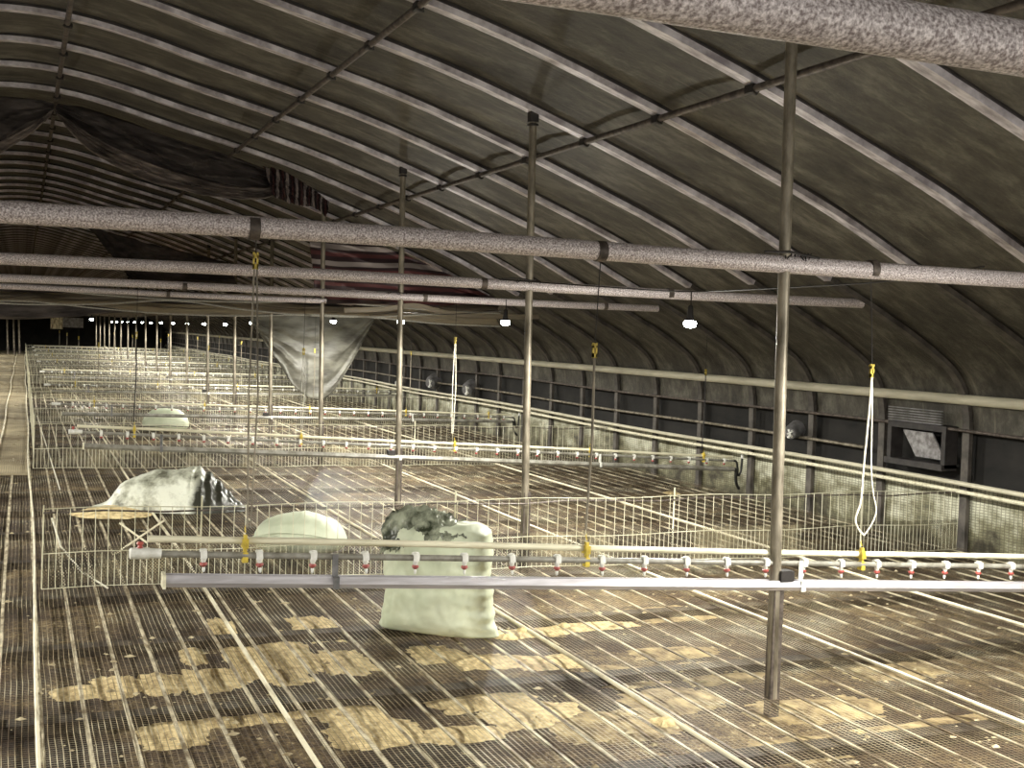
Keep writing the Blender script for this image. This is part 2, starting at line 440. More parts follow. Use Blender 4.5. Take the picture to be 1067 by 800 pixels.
for x, y in ((-.62, 60), (-.35, 60), (-.12, 60)):
    o = dup(post_root, (x, y, 0)); o.scale = (1.6, 1.6, .72)
    tag(o, {-.62: 'leftmost of the three far white posts at the end of the aisle', -.35: 'middle of the three far white posts at the end of the aisle', -.12: 'rightmost of the three far white posts at the end of the aisle'}[x], 'post', 'aisle end posts')

# ------------------------------------------------------------------ crossbars at each post
def crossbar(y, x0, x1, z, r, lab, joints, m='galv'):
    t = thing('crossbar', lab, 'pipe', (0, y, z))
    js = [x0]+joints+[x1]
    MB().tube([(lerp(x0, x1, i/14), 0, .006*math.sin(i*.9)) for i in range(15)], r, 24).build('pipe', m, t)
    for j in joints:
        mb = MB().tube([(j-.02, 0, 0), (j+.02, 0, 0)], r+.004, 24)
        mb.build('joint_collar', 'purlin', t)
    if y > 3:
        mb = MB()
        for a in range(9):
            mb.tube([(PX-.09+a*.018+.03*math.sin(2.1*a), -r*.9, .02*math.cos(3*a)), (PX-.07+a*.017, -r*.2, r+.012), (PX-.06+a*.017, r*.8, .0)], .003, 5)
        mb.tube([(PX-.2, -.035, r+.004), (PX-.06, -.035, r+.01), (PX+.1, -.02, r*.8)], .006, 6)
        mb.build('tie_wire', 'black', t)
    return t
crossbar(YA-ST, -5, 4.9, 2.05, .040, 'large frosted galvanised crossbar nearest the camera at top right', [])
crossbar(YA, -5.1, 5.1, 1.97, .040, 'frosted galvanised crossbar tied to the nearest post', [.79, 2.23, 3.63])
crossbar(YA+ST, -5.8, 6.07, 1.955, .036, 'galvanised crossbar tied to the second post', [-.3, 2.9, 4.35])
crossbar(YA+2*ST, -5.8, 6.0, 1.94, .034, 'galvanised crossbar tied to the third post', [1.3, 3.5, 5.4])
crossbar(YA+3*ST, -5.8, 3.3, 1.945, .032, 'shorter crossbar ending at the fourth post', [1.5])
crossbar(YA+5*ST, -5.0, 5.9, 2.0, .03, 'far crossbar lying above the film ceiling', [])

# ------------------------------------------------------------------ wall rails and columns
def rail(y0, y1, x, z, r, m, lab, sag=.012):
    o = MB().tube([(x, lerp(y0, y1, i/60), z+sag*math.sin(i*.8)) for i in range(61)], r, 10).build('wall_pipe', m); return tag(o, lab, 'pipe')
rail(YBACK, YEND-.5, 7.13, .955, .014, 'purlin', 'thin dark pipe along the right wall under the pale ledge')
rail(YBACK, YEND-.5, 7.10, .525, .020, 'railp', 'upper of the two pale pipes along the top of the right lower wall')
rail(YBACK, YEND-.5, 7.06, .465, .017, 'cream', 'lower of the two pale pipes along the top of the right lower wall')

rail(8.9, YEND-.5, 7.17, .70, .016, 'post', 'dull grey rolled curtain pipe halfway up the dark right wall', .008)
# wall openings: inlet box, fans
def inlet(y, w, h, z, lab):
    t = thing('air_inlet', lab, 'vent', (7.2, y, z))
    x0 = -.10
    mb = MB()
    mb.box((x0, -w/2-.05, -.03), (.03, -w/2, h+.05)).box((x0, w/2, -.03), (.03, w/2+.05, h+.05)).box((x0, -w/2, h), (.03, w/2, h+.05)).box((x0-.03, -w/2-.05, -.05), (.03, w/2+.05, -.0))
    mb.build('frame', 'black', t, smooth=False)
    g = MB()
    for i in range(6): g.box((x0-.03, -w/2-.02, h+.06+i*.022), (x0-.01, w/2+.02, h+.068+i*.022))
    g.build('louvre', 'fan', t, smooth=False)
    sh = 0.14
    pan = MB(); n = len(pan.v)
    pan.v += [(-.03, -w/2+.02, .03), (-.03, w/2-.24, .03), (-.06, w/2-.10, h-.02), (-.06, -w/2+.16, h-.02)]
    pan.v += [(-.015, -w/2+.02, .03), (-.015, w/2-.24, .03), (-.045, w/2-.10, h-.02), (-.045, -w/2+.16, h-.02)]
    pan.f += [(0, 1, 2, 3), (7, 6, 5, 4), (0, 4, 5, 1), (1, 5, 6, 2), (2, 6, 7, 3), (3, 7, 4, 0)]
    pan.build('flap', 'hatch', t, smooth=False)
    return t
M['hatch'] = mat('mottled grey flap', (.42, .41, .42), (.14, .13, .13), 16, .4, 0, (1, 1, 1), .3)
inlet(8.15, .62, .27, .66, 'dark framed air inlet with mottled grey flap in the right wall')
def fan(y, z, lab, s=1.0):
    t = thing('wall_fan', lab, 'fan', (7.12, y, z))
    MB().tube([(.06, 0, .0), (-.03, -.05*s, -.02), (-.09, -.10*s, -.04)], [.10*s, .085*s, .06*s], 18).build('housing', 'fan', t)
    mb = MB()
    for a in range(5):
        an = a*2*PI/5; mb.tube([(-.095, -.105*s, -.04), (-.10, -.105*s+.05*s*math.cos(an), -.04+.05*s*math.sin(an))], [.006, .016*s], 6)
    mb.build('blades', 'white', t)
    return t
fan(9.95, .78, 'small grey hooded wall fan beside the nearest post', .9)
fan(19.3, .70, 'grey hooded wall fan, nearer of the far pair on the right wall', 1.5)
fan(21.3, .72, 'grey hooded wall fan, farther of the far pair on the right wall', 1.5)
fan(23.4, .62, 'tiny grey wall fan farthest down the right wall', .7)

# ------------------------------------------------------------------ drinker lines and feeder troughs
def p3(x, z, xa, za, xb, zb): return za+(zb-za)*(x-xa)/(xb-xa)
RN = ['nearest', 'second', 'third', 'fourth', 'fifth', 'sixth', 'seventh', 'eighth', 'ninth', 'tenth']
#        k, y,        zt0, zt1(at x=7) trough ; drinker pipe z0, z1 ; support z0, z1 ; right end
rows = [(0, YA,       .665, .32, .763, .42, .812, .46, 7.0),
        (1, YA+2*ST,  .545, .285, .665, .37, .712, .412, 6.98),
        (2, YA+4*ST,  .365, .296, .495, .36, .545, .40, 7.0),
        (3, YA+6*ST,  .32, .325, .435, .40, .503, .45, 7.0),
        (4, YA+8*ST,  .30, .30, .425, .40, .471, .44, 7.0),
        (5, YA+10*ST, .36, .36, .46, .44, .52, .50, 7.0),
        (6, YA+12*ST, .36, .36, .46, .44, .52, .50, 7.0),
        (7, YA+14*ST, .36, .36, .46, .44, .52, .50, 7.0),
        (8, YA+16*ST, .36, .36, .46, .44, .52, .50, 7.0)]
nip = MB().tube([(0, 0, .022), (0, 0, .012), (0, 0, -.018), (0, 0, -.03)], [.013, .014, .011, .007], 10)
nip.box((-.012, -.017, -.012), (.012, .017, .018)); nip_me = nip.mesh('nipple')
cup_me = MB().lathe([(.006, -.028), (.013, -.030), (.015, -.037), (.010, -.042), (.005, -.046)], 10).mesh('drip_cup')
tip_me = MB().lathe([(.004, -.045), (.0065, -.05), (.005, -.062), (.002, -.066)], 8).mesh('tip')
clamp_mb = MB().box((-.010, -.016, -.022), (.010, .016, .016)); clamp_mb.box((-.011, -.018, .032), (.011, .03, .066)); clamp_mb.box((-.006, -.010, -.0), (.006, .010, .082))
clamp_mb.tube([(0, .0, .09), (.0, .012, .105), (0, 0, .12), (0, -.012, .105), (0, 0, .09)], .003, 6)
clamp_me = clamp_mb.mesh('clamp', False)
for k, y, t0, t1, d0, d1, s0, s1, xe in rows:
    far = 'row' if k else 'row'
    t = thing('drinker_line', 'nipple drinker line hanging across the house, %s row from the camera' % RN[k], 'drinker line', (.5, y, 0), group='nipple drinker lines')
    zd = lambda x: p3(x, 0, .4, d0, 7.0, d1); zs = lambda x: p3(x, 0, .45, s0, 7.0, s1)
    MB().tube([(lerp(.44, xe, i/12)-.5, .02, zs(lerp(.44, xe, i/12))+.003*math.sin(i)) for i in range(13)], .0135, 10).build('support_pipe', 'cream', t)
    hose = [(xe-.5, 0, zd(xe))]
    if k: hose += [(xe-.5+.04, 0, zd(xe)-.01), (xe-.5+.07, .02, zd(xe)-.08), (xe-.5+.10, .05, zd(xe)-.16), (xe-.5+.14, .06, zd(xe)-.12), (xe-.5+.15, .06, zd(xe)+.02)]
    MB().tube([(lerp(.46, xe, i/12)-.5, 0, zd(lerp(.46, xe, i/12))) for i in range(13)], .0125, 12).build('water_pipe', 'gray', t)
    if k:
        MB().tube([tuple(pl(hose, i/20)) for i in range(21)], .012, 8).build('end_hose', 'rubber', t)
        MB().tube([hose[-1], (hose[-1][0]+.008, hose[-1][1], hose[-1][2]+.07)], .016, 8).build('hose_plug', 'white', t)
    ec = MB().tube([(.372-.5, 0, zd(.37)), (.376-.5, 0, zd(.37)), (.44-.5, 0, zd(.4)), (.444-.5, 0, zd(.4)), (.484-.5, 0, zd(.45))], [.014, .021, .021, .018, .018], 14)
    ec.build('end_cap', 'white', t)
    if k < 2: MB().lathe([(.006, .018), (.012, .022), (.008, .03), (.014, .036), (.01, .044)], 8, (.41-.5, 0, zd(.4))).build('end_valve', 'red', t)
    x = .636; c = 0
    while x < xe-.1:
        n1 = link('nipple', nip_me, t, 'white'); n1.location = (x-.5, 0, zd(x)); n1.rotation_euler = (0, random.uniform(-.12, .12), 0)
        if k < 3:
            q = link('drip_cup', cup_me, n1, 'red')
            if k < 1: link('tip', tip_me, n1, 'white')
        x += .207 if k == 0 else .215; c += 1
    for x in ((.79, 2.222, 3.655, 5.1, 6.5) if k == 0 else (.908, 2.365, 3.85, 5.3, 6.62)):
        cl = link('clamp', clamp_me, t, 'yellow' if x < 6 or k == 0 else 'purlin'); cl.location = (x-.5, .005, zd(x)-.005)
    # feeder trough
    t = thing('feeder_trough', 'long aluminium feeder trough hung below the drinker pipe, %s row from the camera' % RN[k], 'feeder trough', (.5, y-.01, 0), group='feeder troughs')
    zt = lambda x: p3(x, 0, .5, t0, 7.0, t1)
    pts = [(0+lerp(0, xe-.5, i/10), 0, zt(.5+lerp(0, xe-.5, i/10))) for i in range(11)]
    sec = [(-.022, .020), (-.018, .020), (-.018, -.012), (.018, -.012), (.018, .020), (.022, .020), (.033, -.006), (.020, -.024), (-.020, -.024), (-.033, -.006)]
    body = MB()
    for p in pts:
        for u, w in sec: body.v.append((p[0], u, p[2]+w))
    q = len(sec)
    for i in range(len(pts)-1):
        for j in range(q):
            a = i*q+j; b = i*q+(j+1) % q; body.f.append((a, b, b+q, a+q))
    body.build('channel', 'alu' if k == 0 else 'gray', t, smooth=False)  # farther troughs take a darker grey, backlit shade put into the colour
    MB().box((-.012, -.036, zt(.5)-.028), (-.001, .036, zt(.5)+.024)).build('end_plate', 'cream', t)
    MB().tube([(0, 0, zt(.5)+.004), (xe-.5, 0, zt(xe)+.004)], .010, 8).build('auger_tube', 'fan', t)
    for x in (1.134, 3.30, 5.4):
        if k > 5: continue
        mb = MB().box((x-.5-.012, -.034, zt(x)-.026), (x-.5+.012, -.030, zt(x)+.02)); mb.box((x-.5-.012, -.034, zt(x)+.018), (x-.5+.012, -.005, zt(x)+.022))
        mb.box((x-.5-.011, -.008, zt(x)+.02), (x-.5+.011, -.004, zd(x)+.012))
        mb.build('strap', 'white' if x > 2 else 'fan', t, smooth=False)
    if k < 5:
        mb = MB().box((PX-.54, -.03, zt(PX)+.018), (PX-.47, .03, zt(PX)+.065))
        mb.build('post_bracket', 'black', t, smooth=False)
    if k:
        e = xe-.5; zz = zt(xe)
        MB().tube([tuple(pl([(e, 0, zz), (e+.03, 0, zz-.01), (e+.04, .01, zz-.08), (e+.07, .04, zz-.16), (e+.13, .08, zz-.22)], i/14)) for i in range(15)], .016, 8).build('outlet_hose', 'rubber', t)

# hanging cords with adjusters
adj_me = None
def cord(x, y, zb, ztop, zadj, lab, loops='double', m='cord', sway=.0):
    t = thing('suspension_rope', lab, 'rope', (x, y, 0), group='suspension cords of the drinker lines')
    MB().tube([(sway, 0, ztop), (0, 0, zadj+.03)], .0022, 6).build('upper_cord', 'black', t)
    mb = MB().box((-.010, -.006, -.032), (-.004, .006, .032)).box((.004, -.006, -.032), (.010, .006, .032)).box((-.010, -.006, .010), (.010, .006, .020)).box((-.010, -.006, -.03), (.010, .006, -.012)); mb.tube([(-.004, -.012, .022), (-.004, .012, .022)], .006, 8)
    a = mb.build('adjuster', 'yellow', t, smooth=False); a.location = (0, 0, zadj)
    if loops == 'double':
        mb = MB().tube([(-.004, 0, zadj-.03), (-.012, 0, lerp(zadj, zb, .5)), (-.004, 0, zb)], .0035, 6).tube([(.006, 0, zadj-.03), (.022, 0, lerp(zadj, zb, .5)), (.008, 0, zb)], .0035, 6)
    elif loops == 'single':
        mb = MB().tube([(0, 0, zadj-.03), (.004, 0, lerp(zadj, zb, .5)), (-.01, 0, zb)], .0055, 6)
    else:
        pa = [(0, 0, zadj-.03), (-.006, 0, zadj-.2), (-.022, 0, zadj-.45), (-.03, 0, zb+.16), (-.055, 0, zb+.08), (-.035, 0, zb+.03), (0, 0, zb)]
        pb = [(0.003, 0, zadj-.03), (.012, 0, zadj-.2), (.022, 0, zadj-.45), (.04, 0, zb+.20), (.062, 0, zb+.12), (.045, 0, zb+.06), (0, 0, zb)]
        mb = MB().tube([tuple(pl(pa, i/40)) for i in range(41)], .0050, 7).tube([tuple(pl(pb, i/40)) for i in range(41)], .0035, 7)
    mb.build('lower_cord', m, t)
    return t
cord(.80, YA, .85, 1.93, 1.85, 'grey double cord with yellow adjuster on the left of the nearest drinker line', 'double', 'post')
cord(2.222, YA, .80, 1.94, 1.555, 'single cord with yellow adjuster in the middle of the nearest drinker line', 'single', 'post', .012)
cord(3.66, YA, .73, 1.93, 1.50, 'white rope loop below yellow adjuster at the right of the nearest drinker line', 'loop', 'rope', -.03)
y2 = YA+2*ST
cord(.908, y2, .75, 1.92, 1.5, 'dark cord on the left end of the second drinker line', 'single', 'black')
cord(2.365, y2, .70, 1.92, 1.40, 'pale cord left of centre on the second drinker line', 'double', 'cord')
cord(3.82, y2, .66, 1.92, 1.545, 'pale double cord with yellow adjuster right of centre on the second drinker line', 'double', 'rope')
cord(6.60, y2, .48, 1.92, 1.30, 'dark cord near the right wall on the second drinker line', 'single', 'black')
for k in (2, 3, 4, 5):
    for j, x in enumerate((.95, 2.4, 3.9, 5.35)):
        cord(x, YA+2*k*ST, .5, 1.92, 1.3, 'thin %s cord of the %s drinker line' % (['leftmost', 'second', 'third', 'rightmost'][j], RN[k]), 'single', 'post')

# ------------------------------------------------------------------ wire fences across the house
def fence_meshes(wd, h):
    g = MB(); n = int(wd/.0745); r = .0023
    for i in range(n+1):
        x = i*wd/n
        g.tube([(x, .004*math.sin(x*3), 0), (x+.004*math.sin(i), .0, h)], r, 4, False)
        if i < n: g.tube([(x+wd/n/2, 0, 0), (x+wd/n/2, 0, h*.44)], r*.9, 4, False)
    for z in (.0, h*.44, h):
        g.tube([(wd*i/24, 0, z+.008*math.sin(i*1.3)) for i in range(25)], r*1.15, 4, False)
    return g.mesh('wire_grid', False)
def netting_mat():
    m, nt, bs = new_mat('fine diamond netting'); bs.inputs['Roughness'].default_value = .6
    t = nt.nodes.new('ShaderNodeTexCoord'); sep = nt.nodes.new('ShaderNodeSeparateXYZ'); L(nt, t.outputs['Object'], sep.inputs[0])
    def line(c): return math_(nt, 'LESS_THAN', math_(nt, 'FRACT', math_(nt, 'DIVIDE', c, .02)), .30)
    a = math_(nt, 'MAXIMUM', line(math_(nt, 'ADD', sep.outputs['X'], sep.outputs['Z'])), line(math_(nt, 'SUBTRACT', sep.outputs['X'], sep.outputs['Z'])))
    L(nt, a, bs.inputs['Alpha']); bs.inputs['Base Color'].default_value = (.34, .30, .18, 1)
    f = noise(nt, coords(nt), 2.5, 5, .7); L(nt, ramp(nt, f, [(.45, (.03, .024, .014)), (.68, (.40, .35, .22))]), bs.inputs['Base Color'])
    return m
M['netting'] = netting_mat()
FW = 6.95
fg = fence_meshes(FW, .48)
fn_ = MB().grid(lambda u, v: (u*FW, .012+.01*math.sin(u*30), v*.24), 60, 2).mesh('netting')
for k in range(9):
    y = YA+ST*(2*k+1)-.06
    t = thing('wire_fence', 'low wire grid fence standing across the slatted floor, %s from the camera' % RN[k], 'fence', (.13, y, 0), group='cross fences')
    link('wire_grid', fg, t, 'wire')
    if k < 5: link('netting', fn_, t, 'netting')
    for x in ((0, .92, 2.6, 4.3, 6.0) if k < 4 else (0, 3.4)):
        MB().tube([(x, .015, 0), (x+.004, .015, .54 if x else .5)], .006 if x else .005, 6).build('stake', 'wire', t)
    MB().tube([(FW*i/20, .008, .455+.01*math.sin(i*2)) for i in range(21)], .005 if k else .006, 6).build('rope', 'purlin', t)
# aisle side fence
g = MB(); yy = 15.0
while yy < 64:
    g.tube([(0, yy, 0), (.004*math.sin(yy*7), yy, .46)], .0018, 4, False); yy += .075
for z in (.0, .24, .46): g.tube([(0, 15+i*.82, z) for i in range(61)], .002, 4, False)
t = thing('aisle_fence', 'long low wire fence running away along the right edge of the aisle', 'fence', (.14, 0, 0))
g.build('wire_grid', 'wire', t, False)
for y in range(15, 62, 6): MB().tube([(0, y, 0), (0, y, .5)], .006, 6).build('stake', 'wire', t)

# floor strips lying along the panels' seams
for x, r, lab in ((-.245, .010, 'pale strip lying along the left side of the aisle'), (.09, .008, 'pale edge strip on the floor along the aisle fence'),
               (1.04, .0105, 'pale bamboo strip along the floor, left one, reaching the bottom edge between bran patches'),
               (2.562, .0105, 'pale bamboo strip along the floor passing right of the standing sack'),
               (4.03, .0095, 'pale bamboo strip along the floor passing right of the nearest post'),
               (5.5, .009, 'pale bamboo strip along the floor, nearest to the right wall')):
    o = MB().tube([(x+.012*math.sin(i*.55+x), lerp(YBACK+.5, YEND-2, i/80), .008+.002*math.sin(i*1.7)) for i in range(81)], r, 7).build('floor_strip', 'pole'); tag(o, lab, 'strip')
def rod(a, b, r, m, nm, lab, cat='rod'):
    o = MB().tube([a, tuple((Vector(a)+Vector(b))/2), b], r, 7).build(nm, m); return tag(o, lab, cat)
a = onz(60, 570, .1); b = onz(107, 614, .01)
o = MB().tube([(.19, 8.0, .36), (.24, 7.9, .20), (.36, 7.72, .07), (.50, 7.50, .008)], .006, 7).build('loose_rope', 'rope'); tag(o, 'loose pale rope slanting down to the floor at the left end of the nearest fence', 'rope')
rod((.62, 8.6, .012), (.93, 8.55, .24), .007, 'pole', 'brace_rod', 'pale slanting rod leaning behind the left end of the nearest fence')
rod((.86, 9.0, .012), (.74, 9.9, .012), .008, 'pole', 'lying_rod', 'short pale rod lying on the floor beside the torn sack pile')
rod((.35, 12.0, .012), (.20, 17.5, .3), .006, 'rope', 'slanting_rod', 'long pale line slanting along the fence at left beyond the torn sack')

# ------------------------------------------------------------------ spilled bran below the netting (patches between the joists)
M['bran_old'] = mat('old brown bran', (.50, .39, .20), (.14, .095, .045), 9, .95, 0, (1, 1, 1), .6, .38, .62, .01)
def patch(pts_px, z, h, nm, lab, m='bran', seed=0, kind='stuff'):
    # pts: centre px, half widths in metres
    cx, cy, rx, ry = pts_px
    c = onz(cx, cy, z); mb = MB(); nr, na = 7, 72
    mb.v.append((0, 0, h))
    for i in range(1, nr+1):
        for k in range(na):
            an = 2*PI*k/na; t = i/nr
            w = 1.18+.28*fbm(math.cos(an)*1.4+seed, math.sin(an)*1.4, seed)+.16*fbm(math.cos(an)*5, math.sin(an)*5+seed, 2)+.10*fbm(math.cos(an)*17, math.sin(an)*17+seed, 5)
            sx = abs(math.cos(an))**.6*(1 if math.cos(an) > 0 else -1); sy = abs(math.sin(an))**.6*(1 if math.sin(an) > 0 else -1)
            mb.v.append((rx*t*w*sx, ry*t*w*sy, h*(1-t**2.2)+.003*fbm(an*3, t*5, seed)-.001))
    for k in range(na): mb.f.append((0, 1+k, 1+(k+1) % na))
    for i in range(nr-1):
        for k in range(na):
            a = 1+i*na+k; b = 1+i*na+(k+1) % na; mb.f.append((a, a+na, b+na, b))
    o = mb.build(nm, m); o.location = c
    tag(o, lab, 'bran', 'bran patches under the netting', kind); return o
PT = [(82,722,.10,.09),(120,715,.09,.16),(165,712,.10,.14),(222,708,.12,.17),(262,690,.10,.28),(300,680,.12,.34),(330,655,.11,.26),
      (235,660,.06,.30),(120,752,.11,.08),(178,762,.12,.18),(228,748,.12,.11),(268,745,.12,.11),(318,738,.12,.10),(370,745,.14,.2),
      (455,682,.13,.14),(500,690,.15,.12),(545,660,.2,.10),(500,728,.22,.16),(560,745,.22,.16),(395,765,.18,.14),(640,755,.26,.18),(650,705,.16,.16),
      (700,730,.2,.16),(745,700,.24,.16),(610,650,.25,.13),(690,640,.3,.16),(570,690,.16,.14),(850,740,.3,.16),(930,700,.25,.12),(300,705,.1,.12),
      (360,690,.12,.2),(200,680,.06,.2),(840,780,.24,.12),(980,760,.3,.12),(700,680,.2,.1),(480,765,.15,.1)]
for i, p in enumerate(PT):
    lab = 'pale yellow bran spilled below the netting between the %s' % ('left floor strips' if p[0] < 340 else 'middle floor battens' if p[0] < 640 else 'right floor battens')
    o = patch(p, -.088, .016, 'spilled_bran', lab, m='bran' if p[0] < 620 else 'bran_old', seed=i*3.1)
    o['group'] = 'bran ' + ('left' if p[0] < 340 else 'middle' if p[0] < 640 else 'right')
# small heaps on top of the netting
for i, (x, y, r) in enumerate(((528, 664, .045), (545, 657, .03), (693, 752, .05), (588, 652, .025), (700, 514, .07))):
    o = patch((x, y, r, r), .002, .018 if i != 4 else .02, 'bran_heap', ['small bran heap at the corner of the standing sack', 'smaller bran heap right of the standing sack', 'small bran heap on the netting near the bottom edge', 'tiny bran crumbs on the strip right of the standing sack', 'bran heap beyond the nearest fence'][i], seed=50+i, kind=None)
    del o['group']; o['category'] = 'heap'
# litter flecks
fk = MB()
for i in range(5200):
    y = 3.0+random.random()**1.6*26; x = random.uniform(-.6, 7.0)
    r = random.choice((.003, .004, .005, .007, .010)) if random.random() < .9 else .017
    a = random.random()*PI; ca, sa = math.cos(a)*r*random.uniform(1, 2.2), math.sin(a)*r; n = len(fk.v)
    fk.v += [(x+ca, y+sa, .002), (x-sa, y+ca*.6, .002), (x-ca, y-sa, .002), (x+sa, y-ca*.6, .002), (x, y, .002+r*.6)]
    fk.f += [(n, n+1, n+4), (n+1, n+2, n+4), (n+2, n+3, n+4), (n+3, n, n+4), (n+3, n+2, n+1, n)]
tag(fk.build('litter_flecks', 'dung', smooth=False), 'pale droppings and feather flecks scattered over the netting floor', 'litter', kind='stuff')

# ------------------------------------------------------------------ sacks
def standing_sack():
    a = onz(402, 655); b = onz(522, 668); c = (a+b)/2; d = (b-a); wd = d.length; rz = math.atan2(d.y, d.x)
    t = thing('feed_sack', 'upright pale green woven feed sack with crumpled open dark top', 'sack', (c.x, c.y+.08, 0.0), rz)
    lv = [(0.0, .49, .08), (.010, .525, .11), (.03, .515, .135), (.07, .48, .165), (.13, .458, .18), (.20, .444, .19), (.27, .438, .192), (.34, .440, .192), (.41, .446, .188),
          (.47, .448, .18), (.52, .435, .165), (.555, .405, .145), (.58, .36, .12), (.597, .29, .09), (.606, .17, .05), (.608, .03, .01)]
    lv = [tuple(pl(lv, i/90)) for i in range(91)]; lv[-1] = (.608, .03, .01)
    mb = MB(); n = 128
    for i, (z, hw, hd) in enumerate(lv):
        for k in range(n):
            an = 2*PI*k/n; co, si = math.cos(an), math.sin(an); p = .78
            x = hw*wd*(abs(co)**p)*(1 if co > 0 else -1); y = hd*(abs(si)**p)*(1 if si > 0 else -1)
            if z < .12: y *= 1-.55*(abs(co)**6)*(1-z/.12)
            lift = .0 + (.02*(x/(hw*wd)) if z < .05 else 0)
            # horizontal puckers on the right edge
            e = max(0, (x/(.45*wd)-.45))/.55 if hw > .2 else 0
            pk = .004*e*math.sin(z*115+x*26+2*fbm(x*4, z*3, 1))+.003*e*math.sin(z*61-x*20)+.016*fbm(x*6, z*4, y*5)+.008*fbm(x*16, z*9, 2)
            zz = z + .014*fbm(x*5, y*5, 9)*(1 if z > .45 else 0)
            if z > .45: zz += .012*(x/(.5*wd))
            mb.v.append((x*(1+pk*1.5)-.012*(1 if z > .3 else 0), y+pk*(1 if si > 0 else -1), zz))
    for i in range(len(lv)-1):
        for k in range(n):
            A = i*n+k; B = i*n+(k+1) % n; mb.f.append((A, B, B+n, A+n))
    mb.f.append(tuple(range(n))); mb.f.append(tuple(reversed(range((len(lv)-1)*n, len(lv)*n))))
    o = mb.build('body', 'sack', t)
    md = o.modifiers.new('s', 'SUBSURF'); md.levels = md.render_levels = 1
    # crumpled opening: ridge of gathered film lying over the left of the top
    def cr(u, v):
        x = lerp(-.45*wd, .30*wd, u)
        hh = .085*math.sin(PI*min(1, u*1.1+.10))**.7*(1-.62*u)
        y = lerp(-.165, .10, v)*(.75+.25*math.sin(PI*u))
        zt = .568+.035*(1-abs(2*u-1))+hh*math.sin(PI*v)**.7
        if v < .3: zt -= (0.3-v)*(.50-.42*u)
        w = .030*fbm(u*6, v*4, 1)+.030*abs(fbm(u*13, v*7, 4))-.018*abs(fbm(u*30, v*9, 6))
        return (x+.03*fbm(u*5, v*7, 7), y+w*.8-.012, zt+w*.8)
    q = MB().grid(cr, 110, 60).build('liner', 'liner', t); q['label'] = 'crumpled dark olive lining folded over the sack top'
    md = q.modifiers.new('t', 'SOLIDIFY'); md.thickness = .004
    return t
standing_sack()
def lying_sack(cx, cy, w, d, h, rz, lab, seed=0, m='sack'):
    t = thing('feed_sack', lab, 'sack', (cx, cy, 0), rz)
    mb = MB(); nu, nv = 72, 28
    for j in range(nv+1):
        ph = -PI/2+PI*j/nv
        for k in range(nu):
            an = 2*PI*k/nu; p = .85
            cs = lambda v, e: (abs(v)**e)*(1 if v > 0 else -1)
            x = w/2*cs(math.cos(an), p)*cs(math.cos(ph), .75); y = d/2*cs(math.sin(an), p)*cs(math.cos(ph), .75)
            z = h*.36+(h*.64 if ph > 0 else h*.36)*cs(math.sin(ph), .85)
            e = abs(x)/(w/2); z = z*(1-.12*e**3)
            f = .012*fbm(x*5+seed, y*5, z*5)+.006*fbm(x*18+seed, y*3, z*14)
            mb.v.append((x*(1+f), y*(1+f), max(0.003, z+f)))
    for j in range(nv):
        for k in range(nu):
            A = j*nu+k; B = j*nu+(k+1) % nu; mb.f.append((A, B, B+nu, A+nu))
    o = mb.build('body', m, t)
    mb = MB().tube([tuple(pl([(-w*.48, -d*.30, h*.45), (-w*.2, -d*.51, h*.62), (w*.15, -d*.51, h*.60), (w*.47, -d*.30, h*.42)], i/20)) for i in range(21)], .004, 6)
    mb.build('seam', 'sack', t)
    return t
lying_sack(1.87, 8.45, .66, .46, .285, -.38, 'rounded pale green sack lying behind the nearest drinker line left of the standing sack', 1)
lying_sack(2.02, 18.6, .68, .45, .34, -.30, 'small distant pale green sack between the second and third drinker rows', 5)

def slumped_pile():
    t = thing('torn_sack', 'large slumped grey plastic sack spilling yellow bran at its left end', 'sack', (1.18, 10.75, 0), -.34)
    top = [(-.62, .0), (-.50, .05), (-.38, .18), (-.24, .27), (-.05, .325), (.12, .35), (.27, .345), (.40, .29), (.50, .19), (.60, .09), (.68, .03), (.70, .0)]
    tp = [Vector((a, 0, b)) for a, b in top]
    def f(u, v):
        p = pl(tp, u); s = 2*v-1
        dp = .30*(p.z/.35)**.5+.03
        z = p.z*(max(0, 1-abs(s)**2.1))**.75
        w = .035*fbm(p.x*4+2, s*1.5, 5)+.022*abs(fbm(p.x*11+s*3, s*3, 8))
        if p.x > .25: w += .014*math.sin(p.x*70+s*5)
        return (p.x+.01*fbm(s*3, p.x*3), s*dp, max(.004, z+w*min(1, z*6)))
    o = MB().grid(f, 110, 44).build('plastic_cover', 'pile', t)
    def g(u, v):
        an = u*2*PI; r = v
        x = -.34+.34*r*math.cos(an); y = -.46+.24*r*math.sin(an)*(1+.2*fbm(an, 1, 3))
        return (x, y, .006+.075*(1-r**1.4)+.006*fbm(x*14, y*14, 2))
    q = MB().grid(g, 40, 10).build('spilled_bran', 'bran', t); q['label'] = 'yellow bran spilled out of the left end'
def pile_mat():
    m, nt, bs = new_mat('crumpled grey sack plastic'); bs.inputs['Roughness'].default_value = .28
    v = coords(nt); f = noise(nt, v, 4.2, 6, .65)
    base = ramp(nt, f, [(.34, (.14, .14, .10)), (.44, (.50, .51, .41)), (.56, (.86, .88, .76))])
    sep = nt.nodes.new('ShaderNodeSeparateXYZ'); L(nt, v, sep.inputs[0])
    mr = nt.nodes.new('ShaderNodeMapRange'); L(nt, math_(nt, 'ADD', sep.outputs['X'], math_(nt, 'MULTIPLY', f, .25)), mr.inputs[0]); mr.inputs[1].default_value = .40; mr.inputs[2].default_value = .47
    L(nt, mixc(nt, mr.outputs[0], base, (.035, .035, .025)), bs.inputs['Base Color'])
    bump(nt, bs, f, .6, .04); return m
M['pile'] = pile_mat()
slumped_pile()

